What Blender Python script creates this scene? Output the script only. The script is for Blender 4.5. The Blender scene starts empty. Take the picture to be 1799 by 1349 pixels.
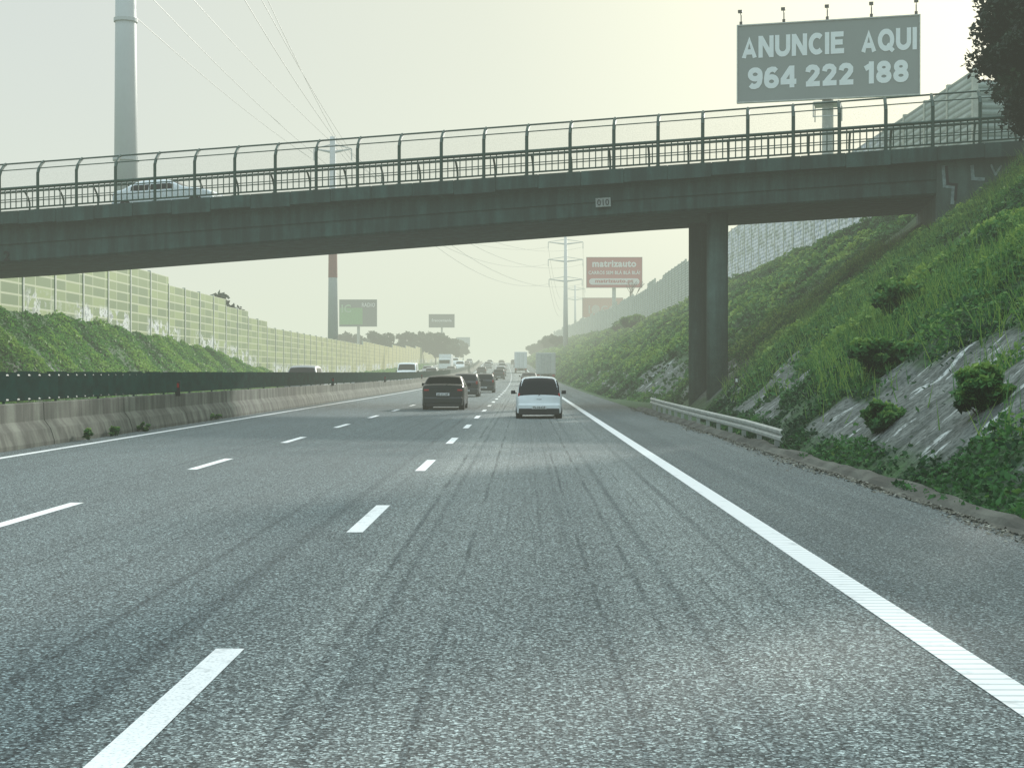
import bpy, bmesh, math, random
import numpy as np
from mathutils import Vector, Matrix
rad=math.radians
random.seed(7); rng=np.random.default_rng(7)
scene=bpy.context.scene
COL=scene.collection
# ---------------------------------------------------------------- helpers
def reg(o,label=None,category=None,kind=None,group=None,parent=None):
    if label: o["label"]=label
    if category: o["category"]=category
    if kind: o["kind"]=kind
    if group: o["group"]=group
    if parent is not None: o.parent=parent
    return o
class MB:
    def __init__(s): s.v=[]; s.f=[]
    def add(s,vs,fs):
        b=len(s.v); s.v+= [tuple(v) for v in vs]; s.f+=[tuple(i+b for i in f) for f in fs]; return s
    def box(s,x0,x1,y0,y1,z0,z1):
        return s.add([(x0,y0,z0),(x1,y0,z0),(x1,y1,z0),(x0,y1,z0),(x0,y0,z1),(x1,y0,z1),(x1,y1,z1),(x0,y1,z1)],
          [(0,3,2,1),(4,5,6,7),(0,1,5,4),(1,2,6,5),(2,3,7,6),(3,0,4,7)])
    def cyl(s,p,q,r1,r2=None,n=8,caps=True):
        r2=r1 if r2 is None else r2
        p=Vector(p); q=Vector(q); d=(q-p)
        if d.length<1e-6: return s
        d.normalize(); a=d.orthogonal().normalized(); b=d.cross(a)
        vs=[]
        for c,r in ((p,r1),(q,r2)):
            for i in range(n):
                t=2*math.pi*i/n; vs.append(c+a*math.cos(t)*r+b*math.sin(t)*r)
        fs=[(i,(i+1)%n,n+(i+1)%n,n+i) for i in range(n)]
        if caps: fs+= [tuple(range(n-1,-1,-1)),tuple(range(n,2*n))]
        return s.add(vs,fs)
    def tube(s,pts,r,n=6):
        for a,b in zip(pts[:-1],pts[1:]): s.cyl(a,b,r,r,n)
        return s
    def obj(s,name,mat=None,smooth=False,bevel=0,parent=None,loc=None,**kw):
        me=bpy.data.meshes.new(name); me.from_pydata(s.v,[],s.f); me.update()
        if smooth: me.polygons.foreach_set("use_smooth",[True]*len(me.polygons))
        o=bpy.data.objects.new(name,me); COL.objects.link(o)
        if mat: me.materials.append(mat)
        if bevel:
            m=o.modifiers.new("Bevel",'BEVEL'); m.width=bevel; m.segments=2; m.limit_method='ANGLE'
        if loc: o.location=loc
        return reg(o,parent=parent,**kw)
def empty(name,loc,**kw):
    o=bpy.data.objects.new(name,None); o.empty_display_size=.3; o.location=loc; COL.objects.link(o); return reg(o,**kw)
def copy_thing(src,loc,rotz=None,scale=None,label=None,group=None):
    def rec(o,par):
        c=o.copy()
        COL.objects.link(c)
        if par is not None: c.parent=par
        for ch in o.children: rec(ch,c)
        return c
    c=rec(src,None); c.location=loc
    if rotz is not None: c.rotation_euler=(0,0,rotz)
    if scale is not None: c.scale=scale
    if label: c["label"]=label
    if group: c["group"]=group
    return c
def quads_mesh(name,V,mat,tint=None,n=4):
    N=V.shape[0]
    me=bpy.data.meshes.new(name)
    me.vertices.add(N*n); me.vertices.foreach_set("co",V.reshape(-1).astype(np.float32))
    me.loops.add(N*n); me.loops.foreach_set("vertex_index",np.arange(N*n,dtype=np.int32))
    me.polygons.add(N); me.polygons.foreach_set("loop_start",np.arange(0,N*n,n,dtype=np.int32))
    me.update(calc_edges=True)
    if tint is not None:
        a=me.attributes.new("tint",'FLOAT','POINT'); a.data.foreach_set("value",np.repeat(tint,n).astype(np.float32))
    me.materials.append(mat)
    o=bpy.data.objects.new(name,me); COL.objects.link(o); return o
def leaf_quads(C,size,up=.5,elong=1.9):
    N=len(C); size=np.broadcast_to(size,(N,))
    nrm=rng.normal(size=(N,3)); nrm[:,2]=np.abs(nrm[:,2])+up; nrm/=np.linalg.norm(nrm,axis=1)[:,None]
    t=rng.normal(size=(N,3)); t-= (t*nrm).sum(1)[:,None]*nrm; t/=np.linalg.norm(t,axis=1)[:,None]
    b=np.cross(nrm,t)
    L=(size*elong/2)[:,None]; W=(size/2)[:,None]
    return np.stack([C-t*L, C+b*W-t*L*.1, C+t*L, C-b*W-t*L*.1],axis=1)
def h2(ix,iy,seed):
    v=np.sin(ix*127.1+iy*311.7+seed*74.7)*43758.5453
    return v-np.floor(v)
def vnoise(x,y,seed=0):
    x=np.asarray(x,float); y=np.asarray(y,float)
    ix=np.floor(x); iy=np.floor(y); fx=x-ix; fy=y-iy
    fx=fx*fx*(3-2*fx); fy=fy*fy*(3-2*fy)
    a=h2(ix,iy,seed);b=h2(ix+1,iy,seed);c=h2(ix,iy+1,seed);d=h2(ix+1,iy+1,seed)
    return a*(1-fx)*(1-fy)+b*fx*(1-fy)+c*(1-fx)*fy+d*fx*fy
def fbm(x,y,seed=0,o=4):
    s=0;a=.5;t=0
    for i in range(o):
        s=s+a*vnoise(np.asarray(x)*2**i,np.asarray(y)*2**i,seed+i*3); t+=a; a*=.5
    return s/t
# ---------------------------------------------------------------- materials
class NT:
    def __init__(s,name):
        s.m=bpy.data.materials.new(name); s.m.use_nodes=True; s.t=s.m.node_tree; s.n=s.t.nodes; s.l=s.t.links
        s.b=s.n["Principled BSDF"]; s.out=s.n["Material Output"]
    def N(s,t,**k):
        n=s.n.new(t)
        for a,v in k.items():
            if a in n.inputs: n.inputs[a].default_value=v
            else: setattr(n,a,v)
        return n
    def L(s,a,b): s.l.new(a,b)
    def coord(s,scale=(1,1,1),obj=False):
        g=s.N('ShaderNodeTexCoord') if obj else s.N('ShaderNodeNewGeometry')
        mp=s.N('ShaderNodeMapping'); mp.inputs['Scale'].default_value=scale
        s.L(g.outputs['Object' if obj else 'Position'],mp.inputs['Vector']); return mp.outputs[0]
    def noise(s,scale,detail=4,vec=None,rough=.6):
        n=s.N('ShaderNodeTexNoise'); n.inputs['Scale'].default_value=scale; n.inputs['Detail'].default_value=detail
        n.inputs['Roughness'].default_value=rough
        if vec is not None: s.L(vec,n.inputs['Vector'])
        return n.outputs['Fac']
    def ramp(s,fac,stops):
        r=s.N('ShaderNodeValToRGB'); e=r.color_ramp.elements
        while len(e)<len(stops): e.new(.5)
        for i,(p,c) in enumerate(stops):
            e[i].position=p; e[i].color=(c,c,c,1) if isinstance(c,(int,float)) else (*c,1)
        s.L(fac,r.inputs[0]); return r.outputs[0]
    def mix(s,f,a,b,blend='MIX'):
        m=s.N('ShaderNodeMix',data_type='RGBA',blend_type=blend)
        for sock,val in ((m.inputs[0],f),(m.inputs[6],a),(m.inputs[7],b)):
            if isinstance(val,(int,float)): sock.default_value=val
            elif isinstance(val,tuple): sock.default_value=(*val,1)
            else: s.L(val,sock)
        return m.outputs[2]
    def math(s,op,a,b=0):
        m=s.N('ShaderNodeMath',operation=op)
        for i,v in enumerate((a,b)):
            if isinstance(v,(int,float)): m.inputs[i].default_value=v
            else: s.L(v,m.inputs[i])
        return m.outputs[0]
    def bump(s,h,strength=.3,dist=.02):
        b=s.N('ShaderNodeBump'); b.inputs['Strength'].default_value=strength; b.inputs['Distance'].default_value=dist
        s.L(h,b.inputs['Height']); s.L(b.outputs[0],s.b.inputs['Normal'])
    def col(s,c):
        if isinstance(c,tuple): s.b.inputs['Base Color'].default_value=(*c,1)
        else: s.L(c,s.b.inputs['Base Color'])
    def rough(s,r): s.b.inputs['Roughness'].default_value=r
def simple(name,c,rough=.6,metal=0,var=.25,scale=3,coat=0,emit=None):
    k=NT(name); n=k.noise(scale,4,k.coord(obj=True))
    k.col(k.mix(k.ramp(n,[(.3,0.),(.7,1.)]),tuple(x*(1-var) for x in c),tuple(min(1,x*(1+var*.5)) for x in c)))
    k.rough(rough); k.b.inputs['Metallic'].default_value=metal; k.b.inputs['Coat Weight'].default_value=coat
    return k.m
def speckle(k,P,c,amp=1.):
    vo=k.N('ShaderNodeTexVoronoi'); vo.inputs['Scale'].default_value=85; k.L(P,vo.inputs['Vector'])
    sepc=k.N('ShaderNodeSeparateColor'); k.L(vo.outputs['Color'],sepc.inputs[0])
    g=sepc.outputs[0]
    g2=k.noise(36,3,P,.65); g3=k.noise(150,2,P,.7)
    c=k.mix(amp,c,k.ramp(g,[(.0,.20),(.45,.56),(.75,1.1),(1.,2.8)]),'MULTIPLY')
    c=k.mix(1.,c,k.ramp(g2,[(.36,.60),(.64,1.45)]),'MULTIPLY')
    c=k.mix(1.,c,k.ramp(g3,[(.36,.7),(.64,1.3)]),'MULTIPLY')
    return c,k.math('ADD',g,g2)
def mat_asphalt(name,base,light):
    k=NT(name); P=k.coord()
    streak=k.noise(1.0,4,k.coord((2.6,.035,1)),.6)
    big=k.noise(.35,4,k.coord((1,.35,1)),.55)
    c=k.mix(k.ramp(streak,[(.36,0.),(.62,1.)]),base,light)
    c=k.mix(k.ramp(big,[(.3,.55),(.7,0.)]),c,tuple(x*.7 for x in base))
    c,h=speckle(k,P,c,.85)
    k.col(c); k.rough(.75); k.b.inputs['Specular IOR Level'].default_value=.25
    k.bump(h,.5,.012)
    return k.m
def mat_road():
    k=NT('asphalt'); P=k.coord()
    g=k.N('ShaderNodeNewGeometry'); sep=k.N('ShaderNodeSeparateXYZ'); k.L(g.outputs['Position'],sep.inputs[0])
    X=sep.outputs[0]
    wob=k.noise(.5,2,k.coord((.0,.5,1)))
    Xw=k.math('ADD',X,k.math('MULTIPLY',wob,.07))
    cx=k.N('ShaderNodeCombineXYZ'); k.L(X,cx.inputs[0])
    cw=k.N('ShaderNodeCombineXYZ'); k.L(Xw,cw.inputs[0])
    cy=k.N('ShaderNodeCombineXYZ'); k.L(X,cy.inputs[0]); k.L(k.math('MULTIPLY',sep.outputs[1],.004),cy.inputs[1])
    streak=k.noise(6.5,2,cx.outputs[0],.5)
    fine=k.noise(13,1,cw.outputs[0],.5)
    lanes=k.noise(1.1,2,cy.outputs[0],.5)
    big=k.noise(.3,4,k.coord((1,.2,1)),.55)
    fade=k.noise(.5,3,k.coord((.8,.12,1)),.55)
    brk=k.noise(1.3,4,k.coord((2.,.35,1)),.6)
    lane=k.ramp(k.math('ADD',k.math('MULTIPLY',X,.1),.5),[(.30,0.),(.37,1.),(.70,1.),(.735,.3)])
    mid=k.ramp(k.math('ADD',k.math('MULTIPLY',X,.1),.5),[(.37,.15),(.40,1.),(.62,1.),(.70,.2)])
    c=k.mix(lane,(.124,.160,.162),(.225,.262,.252))
    c=k.mix(k.ramp(lanes,[(.40,.45),(.6,0.)]),c,(.108,.136,.138))
    st=k.math('MULTIPLY',k.ramp(streak,[(.36,.7),(.46,0.)]),k.ramp(fade,[(.35,.2),(.6,1.)]))
    c=k.mix(st,c,(.065,.085,.088))
    ft=k.math('MULTIPLY',k.math('MULTIPLY',k.ramp(fine,[(.34,.75),(.45,0.)]),k.ramp(brk,[(.38,0.),(.58,1.)])),mid)
    c=k.mix(ft,c,(.045,.060,.063))
    c=k.mix(k.ramp(big,[(.38,.4),(.62,0.)]),c,(.10,.125,.128))
    c,h=speckle(k,P,c)
    k.col(c); k.rough(.75); k.b.inputs['Specular IOR Level'].default_value=.25
    k.bump(h,.6,.014)
    return k.m
def mat_concrete(name,c,stain=.5,vert=True):
    k=NT(name); n=k.noise(1.6,6,k.coord()); s=k.noise(1.,5,k.coord((2.2,2.2,.25)) if vert else k.coord()); f=k.noise(40,3,k.coord())
    a=k.mix(k.ramp(n,[(.3,0.),(.7,1.)]),tuple(x*.6 for x in c),c)
    a=k.mix(k.ramp(s,[(.42,stain),(.62,0.)]),a,tuple(x*.25 for x in c))
    a=k.mix(1.,a,k.ramp(f,[(.3,.8),(.7,1.15)]),'MULTIPLY')
    k.col(a); k.rough(.9); k.bump(f,.25,.01); return k.m
def mat_leaf(name,dark,mid,light,trans=.35):
    k=NT(name); a=k.N('ShaderNodeAttribute'); a.attribute_name='tint'
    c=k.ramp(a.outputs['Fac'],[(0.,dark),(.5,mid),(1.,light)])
    k.col(c); k.rough(.6); k.b.inputs['Specular IOR Level'].default_value=.25
    tr=k.N('ShaderNodeBsdfTranslucent'); k.L(c,tr.inputs[0])
    mx=k.N('ShaderNodeMixShader'); mx.inputs[0].default_value=trans
    k.L(k.b.outputs[0],mx.inputs[1]); k.L(tr.outputs[0],mx.inputs[2]); k.L(mx.outputs[0],k.out.inputs[0]); return k.m
M={}
M['road']=mat_road()
M['shoulder']=mat_asphalt('shoulder_asphalt',(.105,.134,.136),(.148,.180,.177))
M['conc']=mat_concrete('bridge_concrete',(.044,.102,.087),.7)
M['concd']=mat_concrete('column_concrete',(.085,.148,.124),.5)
M['njb']=mat_concrete('barrier_concrete',(.19,.21,.17),.85)
M['gutter']=mat_concrete('gutter_concrete',(.13,.14,.115),.8,False)
M['green']=simple('green_painted_steel',(.004,.050,.034),.5)
M['dgreen']=simple('dark_green_screen',(.006,.050,.036),.5,var=.5)
M['galv']=simple('galvanised_steel',(.42,.46,.43),.45,.5)
M['polewhite']=simple('pale_steel',(.40,.44,.44),.6,var=.08,scale=.3)
M['wallpost']=simple('cream_post',(.46,.50,.42),.6)
M['polered']=simple('red_paint',(.20,.06,.055),.6)
M['rubber']=simple('rubber',(.012,.013,.014),.8)
M['black']=simple('black_plastic',(.008,.010,.011),.55)
M['rim']=simple('wheel_metal',(.35,.37,.38),.35,.8)
M['red']=simple('red_lens',(.33,.012,.01),.25,var=.1)
k=NT('road_paint'); n=k.noise(60,3,k.coord()); n2=k.noise(6,5,k.coord())
k.col(k.mix(k.ramp(n2,[(.30,.6),(.44,0.)]),k.mix(k.ramp(n,[(.3,0.),(.5,1.)]),(.52,.56,.55),(.80,.83,.82)),(.26,.28,.28))); k.rough(.7); M['white_paint']=k.m
k=NT('edge_line_paint'); P=k.coord(); n2=k.noise(5,5,P); w=k.N('ShaderNodeTexWave',bands_direction='Y'); w.inputs['Scale'].default_value=2.6; w.inputs['Distortion'].default_value=.6; k.L(P,w.inputs['Vector'])
k.col(k.mix(k.ramp(n2,[(.28,.5),(.42,0.)]),k.mix(k.ramp(w.outputs['Fac'],[(.0,0.),(.3,1.)]),(.50,.54,.53),(.80,.83,.82)),(.27,.29,.29))); k.rough(.7); k.bump(w.outputs['Fac'],.4,.01); M['edge_paint']=k.m
k=NT('window_glass'); k.col((.004,.006,.007)); k.rough(.15); k.b.inputs['Specular IOR Level'].default_value=.15; M['glass']=k.m
def paint(name,c,metal=.1,coat=.4): 
    return simple(name,c,.38,metal,var=.08,scale=1.5,coat=coat)
M['pwhite']=paint('white_car_paint',(.70,.76,.76),0); M['pdark']=paint('dark_car_paint',(.003,.009,.009),0,.08); M['pdark2']=paint('dark_blue_car_paint',(.004,.010,.014),0,.08)
M['pgrey']=paint('grey_car_paint',(.22,.24,.24))
M['plate']=simple('plate_white',(.65,.68,.66),.4,var=.05); M['headlens']=simple('head_lamp_lens',(.6,.62,.62),.1,var=.1)
M['leaf']=mat_leaf('bank_leaves',(.012,.052,.022),(.065,.205,.054),(.27,.41,.085),.4)
M['leafl']=mat_leaf('left_bank_leaves',(.016,.058,.020),(.070,.230,.045),(.22,.38,.07),.4)
M['leafd']=mat_leaf('tree_leaves',(.003,.012,.008),(.009,.030,.015),(.028,.066,.026),.18)
M['leaffar']=mat_leaf('far_leaves',(.015,.03,.02),(.03,.055,.03),(.06,.09,.045),.2)
M['bark']=mat_concrete('bark',(.07,.06,.045),.5)
# ---------------------------------------------------------------- alignment
def CZ(Y):
    Y=np.asarray(Y,float); a=3.4e-5*np.clip(Y-90,0,330)**2
    return a+np.clip(Y-420,0,200)*.010
def CX(Y):
    Y=np.asarray(Y,float); return -3.0e-5*np.clip(Y-100,0,400)**2 - .024*np.clip(Y-500,0,300)
def foot(Y): return np.interp(Y,[0,30,46,54,68,85,2000],[4.75,4.8,5.6,7.0,7.0,5.2,5.2])
def Hb(Y): return np.interp(Y,[0,120,250,600,900],[10,10,8.6,7.2,6])
def Lb(Y): return np.interp(Y,[0,80,97,125,143,165,300,600],[4.9,4.7,4.4,3.4,2.0,.6,.5,.5])
def gz(X,Y,bumps=True):
    X=np.asarray(X,float); Y=np.asarray(Y,float)
    x=X-CX(Y); f=foot(Y); t=np.clip((x-f)/(19.7-f),0,1)
    z=Hb(Y)*t**.92
    tl=np.clip((-22.6-x)/4.2,0,1); z=z+Lb(Y)*tl
    if bumps:
        m=np.clip(t*8,0,1)*np.clip((1-t)*8,0,1)
        z=z+m*((fbm(X/2.6,Y/3.2,3)-.5)*.75+(fbm(X*1.3,Y*1.3,8,2)-.5)*.30)
        m2=(tl>0)&(tl<1); z=z+m2*(fbm(X/1.5,Y/2,5)-.5)*.3
    return z+CZ(Y)-.03
def concmask(X,Y):
    x=X-CX(Y); zr=gz(X,Y,False)-CZ(Y)
    w=np.clip((zr-.22)/.2,0,1)*np.clip((2.0-zr+(fbm(X/2.5,Y/2.5,44,2)-.5)*1.2)/.4,0,1)
    wy=np.interp(Y,[8,14,40,46,70,80,140,160],[.6,1,1,.8,.8,.9,.9,0])
    n=fbm(X/.9+3,Y/1.9,21,4)
    return np.clip((n-.385)/.07,0,1)*w*wy
# ---------------------------------------------------------------- ground sheet
xs=np.unique(np.concatenate([np.array([-4000,-2500,-1500,-900,-500,-250,-120,-70,-45,-33,-29]),np.arange(-27.6,-21.9,.4),np.array([-18,-14,-10,-6,-2,2,4]),np.arange(4.4,9,.12),np.arange(9,20.6,.24),np.array([21,23,27,35,50,80,130,250,500,900,1500,2500,4000])]))
ys=np.unique(np.concatenate([np.array([-300,-100,-40,-10]),np.arange(0,60,.2),np.arange(60,90,.4),np.arange(90,180,1.),np.arange(180,520,5),np.array([540,580,620,700,850,1100,1500,2200,3200,4500])]))
XX,YY=np.meshgrid(xs,ys)
wobx=XX+CX(YY)*(np.abs(XX)<60)
ZZ=gz(wobx,YY)
me=bpy.data.meshes.new("ground")
V=np.stack([wobx,YY,ZZ],-1).reshape(-1,3); nx=len(xs); ny=len(ys)
idx=np.arange(nx*ny).reshape(ny,nx)
F=np.stack([idx[:-1,:-1],idx[:-1,1:],idx[1:,1:],idx[1:,:-1]],-1).reshape(-1,4)
me.from_pydata(V.tolist(),[],F.tolist()); me.update()
me.polygons.foreach_set("use_smooth",[True]*len(me.polygons))
a=me.attributes.new("bare",'FLOAT','POINT'); a.data.foreach_set("value",concmask(V[:,0],V[:,1]).astype(np.float32))
k=NT('hillside_earth'); at=k.N('ShaderNodeAttribute'); at.attribute_name='bare'
n=k.noise(1.3,6,k.coord()); n2=k.noise(9,5,k.coord()); st=k.noise(1,5,k.coord((.8,3.,.5))); n3=k.noise(1.1,5,k.coord((1.,2.5,.4)))
g=k.mix(k.ramp(n,[(.35,0.),(.65,1.)]),(.018,.058,.022),(.055,.14,.04)); g=k.mix(k.ramp(n2,[(.3,.5),(.6,0.)]),g,(.025,.035,.02))
cc=k.mix(k.ramp(st,[(.35,0.),(.65,1.)]),(.065,.082,.075),(.20,.225,.205)); cc=k.mix(k.ramp(n3,[(.60,0.),(.62,.9)]),cc,(.55,.60,.58)); cc=k.mix(k.ramp(n2,[(.38,.85),(.53,0.)]),cc,(.035,.05,.04))
k.col(k.mix(at.outputs['Fac'],g,cc)); k.rough(.95); k.bump(n2,.8,.1)
me.materials.append(k.m)
o=bpy.data.objects.new("ground",me); COL.objects.link(o); reg(o,kind="structure",label="grassy motorway cutting with patches of bare rendered slope")
# ---------------------------------------------------------------- ribbons along road
YR=np.unique(np.concatenate([np.arange(-12,60,3.),np.arange(60,620,8.)]))
def ribbon(name,x0,x1,dz,mat,y0=-12,y1=620,**kw):
    yy=[y for y in YR if y0<y<y1]; yy=[y0]+yy+[y1]
    mb=MB(); vs=[];fs=[]
    for y in yy:
        c=float(CX(y)); z=float(CZ(y))+dz; vs+=[(x0+c,y,z),(x1+c,y,z)]
    for i in range(len(yy)-1): fs.append((2*i,2*i+1,2*i+3,2*i+2))
    mb.add(vs,fs); return mb.obj(name,mat,**kw)
ribbon("road",-9.55,2.32,.0,M['road'],kind="structure",label="worn grey asphalt motorway carriageway with tyre tracks")
ribbon("hard_shoulder",2.32,4.42,.0,M['shoulder'],kind="structure",label="dark asphalt hard shoulder with dusty edge")
ribbon("opposite_carriageway",-22.4,-10.15,.0,M['shoulder'],kind="structure",label="asphalt carriageway for oncoming traffic")
def merge(name,specs,mat,**kw):
    mb=MB()
    for (xa,xb,y0,y1,dz) in specs:
        yy=[y0]+[y for y in YR if y0<y<y1]+[y1]; vs=[];fs=[]
        for y in yy:
            c=float(CX(y)); z=float(CZ(y))+dz; vs+=[(xa+c,y,z),(xb+c,y,z)]
        for i in range(len(yy)-1): fs.append((2*i,2*i+1,2*i+3,2*i+2))
        mb.add(vs,fs)
    return mb.obj(name,mat,**kw)
merge("edge_line",[(2.10,2.31,-10,600,.004)],M['edge_paint'],kind="structure",label="ribbed solid white edge line")
merge("solid_lane_line",[(-8.98,-8.82,-10,600,.004),(-11.0,-10.85,-10,600,.004),(-21.6,-21.45,-10,600,.004)],M['white_paint'],kind="structure",label="solid white edge lines along the median")
d=[]
for i in range(-1,60):
    f1=7.75+8.42*i; d.append((-1.62,-1.47,f1-2.75,f1,.004))
    f2=8.0+8.47*i; d.append((-5.065,-4.915,f2-2.8,f2,.004))
    d.append((-14.6,-14.45,f1-2.8,f1,.004)); d.append((-18.1,-17.95,f1-2.8,f1,.004))
merge("lane_marking",d,M['white_paint'],kind="structure",label="dashed white lane markings")
mb=MB(); prof=[(4.40,-.02),(4.41,.012),(4.50,.02),(4.56,.07),(4.66,.09),(4.76,.08),(4.86,-.05)]
yy=list(np.arange(2,60,.5)); vs=[];fs=[]
for y in yy:
    o_=float(vnoise(y/1.3,1,4)-.5)*.14
    for px,pz in prof: vs.append((px+o_*(px>4.45),y,pz+float(vnoise(y*1.7,px*9,2)-.5)*.06*(px>4.45)))
n=len(prof)
for i in range(len(yy)-1):
    for j in range(n-1): fs.append((i*n+j,i*n+j+1,(i+1)*n+j+1,(i+1)*n+j))
mb.add(vs,fs); mb.obj("drainage_kerb",M['gutter'],kind="structure",label="rough low concrete kerb at the foot of the bank")
N=9000; Y=rng.uniform(8,62,N); X=4.40-np.abs(rng.normal(0,.10,N))*(.3+1.6*vnoise(Y/2.,0,9))+.12*rng.random(N)
C=np.stack([X,Y,np.full(N,.012)],-1)
k=NT('litter'); a_=k.N('ShaderNodeAttribute'); a_.attribute_name='tint'; k.col(k.ramp(a_.outputs['Fac'],[(0.,(.05,.05,.035)),(.6,(.14,.14,.11)),(1.,(.30,.31,.26))])); k.rough(.95)
o=quads_mesh("leaf_litter",leaf_quads(C,rng.uniform(.012,.045,N),2.5,1.5),k.m,rng.random(N)); reg(o,kind="stuff",label="gravel and dry litter along the shoulder edge")
# ---------------------------------------------------------------- median barrier
prof=[(.30,0),(.30,.08),(.22,.33),(.09,.50),(.08,.84),(.06,.86),(-.06,.86),(-.08,.84),(-.09,.50),(-.22,.33),(-.30,.08),(-.30,0)]
def extr(mb,prof,x,y0,y1,n=1):
    vs=[];fs=[];m=len(prof)
    for i in range(n+1):
        y=y0+(y1-y0)*i/n; c=float(CX(y)); z=float(CZ(y))
        for a,b in prof: vs.append((x+c+a,y,z+b))
    for i in range(n):
        for j in range(m):
            j2=(j+1)%m; fs.append((i*m+j,(i+1)*m+j,(i+1)*m+j2,i*m+j2))
    fs.append(tuple(range(m))); fs.append(tuple(range(n*m+m-1,n*m-1,-1))); mb.add(vs,fs)
mb=MB(); y=-6.
while y<560:
    extr(mb,prof,-9.85,y,y+5.96); y+=6.
mb.obj("median_barrier",M['njb'],label="weathered concrete median barrier made of jointed sections",category="crash barrier")
scr=empty("anti_glare_screen",(-9.85,0,.86),label="dark green slatted anti-glare screen on the median barrier",category="screen")
mb=MB(); mr=MB(); y=-2.; 
while y<420:
    c=float(CX(y)); z=float(CZ(y)); st=.62 if y<200 else 1.9
    hh=.60+.02*math.sin(y*3.1)
    mb.add([(-9.85+c-.12,y,z+.92),(-9.85+c+.12,y+st*.9,z+.92),(-9.85+c+.12,y+st*.9,z+.86+hh),(-9.85+c-.12,y,z+.86+hh)],[(0,1,2,3)])
    mb.add([(-9.85+c-.14,y,z+.92),(-9.85+c+.10,y+st*.9,z+.92),(-9.85+c+.10,y+st*.9,z+.86+hh),(-9.85+c-.14,y,z+.86+hh)],[(3,2,1,0)])
    y+=st
o=mb.obj("slats",M['dgreen']); o.parent=scr; o.matrix_parent_inverse=Matrix.Translation((-9.85,0,.86)).inverted()
for y0,y1 in ((-2,60),(60,140),(140,280),(280,420)):
    n_=6; 
    for i in range(n_):
        a_=y0+(y1-y0)*i/n_; b_=y0+(y1-y0)*(i+1)/n_
        for zz in (.93,1.40): mr.cyl((-9.85+float(CX(a_)),a_,float(CZ(a_))+zz),(-9.85+float(CX(b_)),b_,float(CZ(b_))+zz),.03,.03,6)
for y in np.arange(0,200,3.1): mr.cyl((-9.85+float(CX(y)),y,float(CZ(y))+.84),(-9.85+float(CX(y)),y,float(CZ(y))+1.46),.03,.03,6)
o=mr.obj("frame",M['green']); o.parent=scr; o.matrix_parent_inverse=Matrix.Translation((-9.85,0,.86)).inverted()
def delineator(x,y,z,refl):
    e=empty("delineator",(x,y,z),label="small black marker post with %s reflector"%refl,category="marker post",group="reflector markers along the motorway")
    MB().box(-.07,.07,-.03,.03,0,.42).obj("post",M['black'],bevel=.01,parent=e)
    MB().box(-.045,.045,-.04,-.031,.24,.36).obj("reflector",M['red'] if refl=="red" else M['plate'],parent=e)
for y in (41.5,75,103,140): delineator(-9.72,y-.1,.80+float(CZ(y)),"red")
delineator(7.3,51,float(gz(7.3,51))+.1,"white")
# ---------------------------------------------------------------- guardrail (W-beam)
gr=empty("guardrail",(4.5,27,0),label="low galvanised steel crash rail on short posts",category="guardrail")
def keep(o,p): o.parent=p; o.matrix_parent_inverse=Matrix.Translation(p.location).inverted(); return o
wp=[(.0,.0),(.045,.03),(.045,.08),(.0,.12),(.045,.16),(.045,.21),(.0,.24)]
mb=MB(); vs=[];fs=[]; pts=[]
for y in np.concatenate([np.arange(27.2,59,1.)]):
    x=4.74-.1*math.sin((y-27)/32*3.1); zb=float(np.interp(y,[27,31,58],[.17,.22,.30]))
    if y>55: x+=.10*(y-55)
    pts.append((x,y,zb))
m=len(wp)
for (x,y,z) in pts:
    for a_,b_ in wp: vs.append((x-a_,y,z+b_))
for i in range(len(pts)-1):
    for j in range(m-1): fs.append((i*m+j,i*m+j+1,(i+1)*m+j+1,(i+1)*m+j))
mb.add(vs,fs); o=mb.obj("rail",M['galv'],smooth=False)
sm=o.modifiers.new("s",'SOLIDIFY'); sm.thickness=.01
keep(o,gr)
for i in range(1,len(pts),2):
    x,y,z=pts[i]; q=MB().box(x+.03,x+.12,y-.035,y+.035,-.3,z+.2).obj("post",M['galv']); keep(q,gr)
# ---------------------------------------------------------------- bridge
O=Vector((-20.5,62,0)); dv=Vector((.9876,-.157,0)); nv=Vector((.157,.9876,0))
def zd(s): return 8.29+.0466*s
def BP(s,u,z): p=O+dv*s+nv*u; return (p.x,p.y,zd(s)+z)
def dep(s): return float(np.interp(s,[-3,25],[2.12,1.76]))
br=empty("bridge",(7.7,60,0),label="concrete road overpass crossing the motorway on a pair of round columns",category="bridge")
def deckprof(s):
    D=dep(s)
    return [(0,0),(0,-.46),(.10,-.50),(.30,-.56),(.38,-.66),(.38,-.68-(D-.68)*.45),(.44,-.68-(D-.68)*.47),(.44,-D+.08),(.52,-D),(7.26,-D),(7.34,-D+.08),(7.4,-.68),(7.5,-.56),(7.9,-.50),(8,-.46),(8,0),(7.65,0),(7.65,-.12),(.35,-.12),(.35,0)]
mb=MB(); vs=[];fs=[]; ss=list(np.linspace(-28,37.2,56)); m=20
for s in ss:
    for u,z in deckprof(s): vs.append(BP(s,u,z))
for i in range(len(ss)-1):
    for j in range(m):
        j2=(j+1)%m; fs.append((i*m+j,(i+1)*m+j,(i+1)*m+j2,i*m+j2))
fs.append(tuple(range(m))); fs.append(tuple(range((len(ss)-1)*m+m-1,(len(ss)-1)*m-1,-1)))
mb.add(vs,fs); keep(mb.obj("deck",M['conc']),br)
mb=MB(); s=-28
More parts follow.
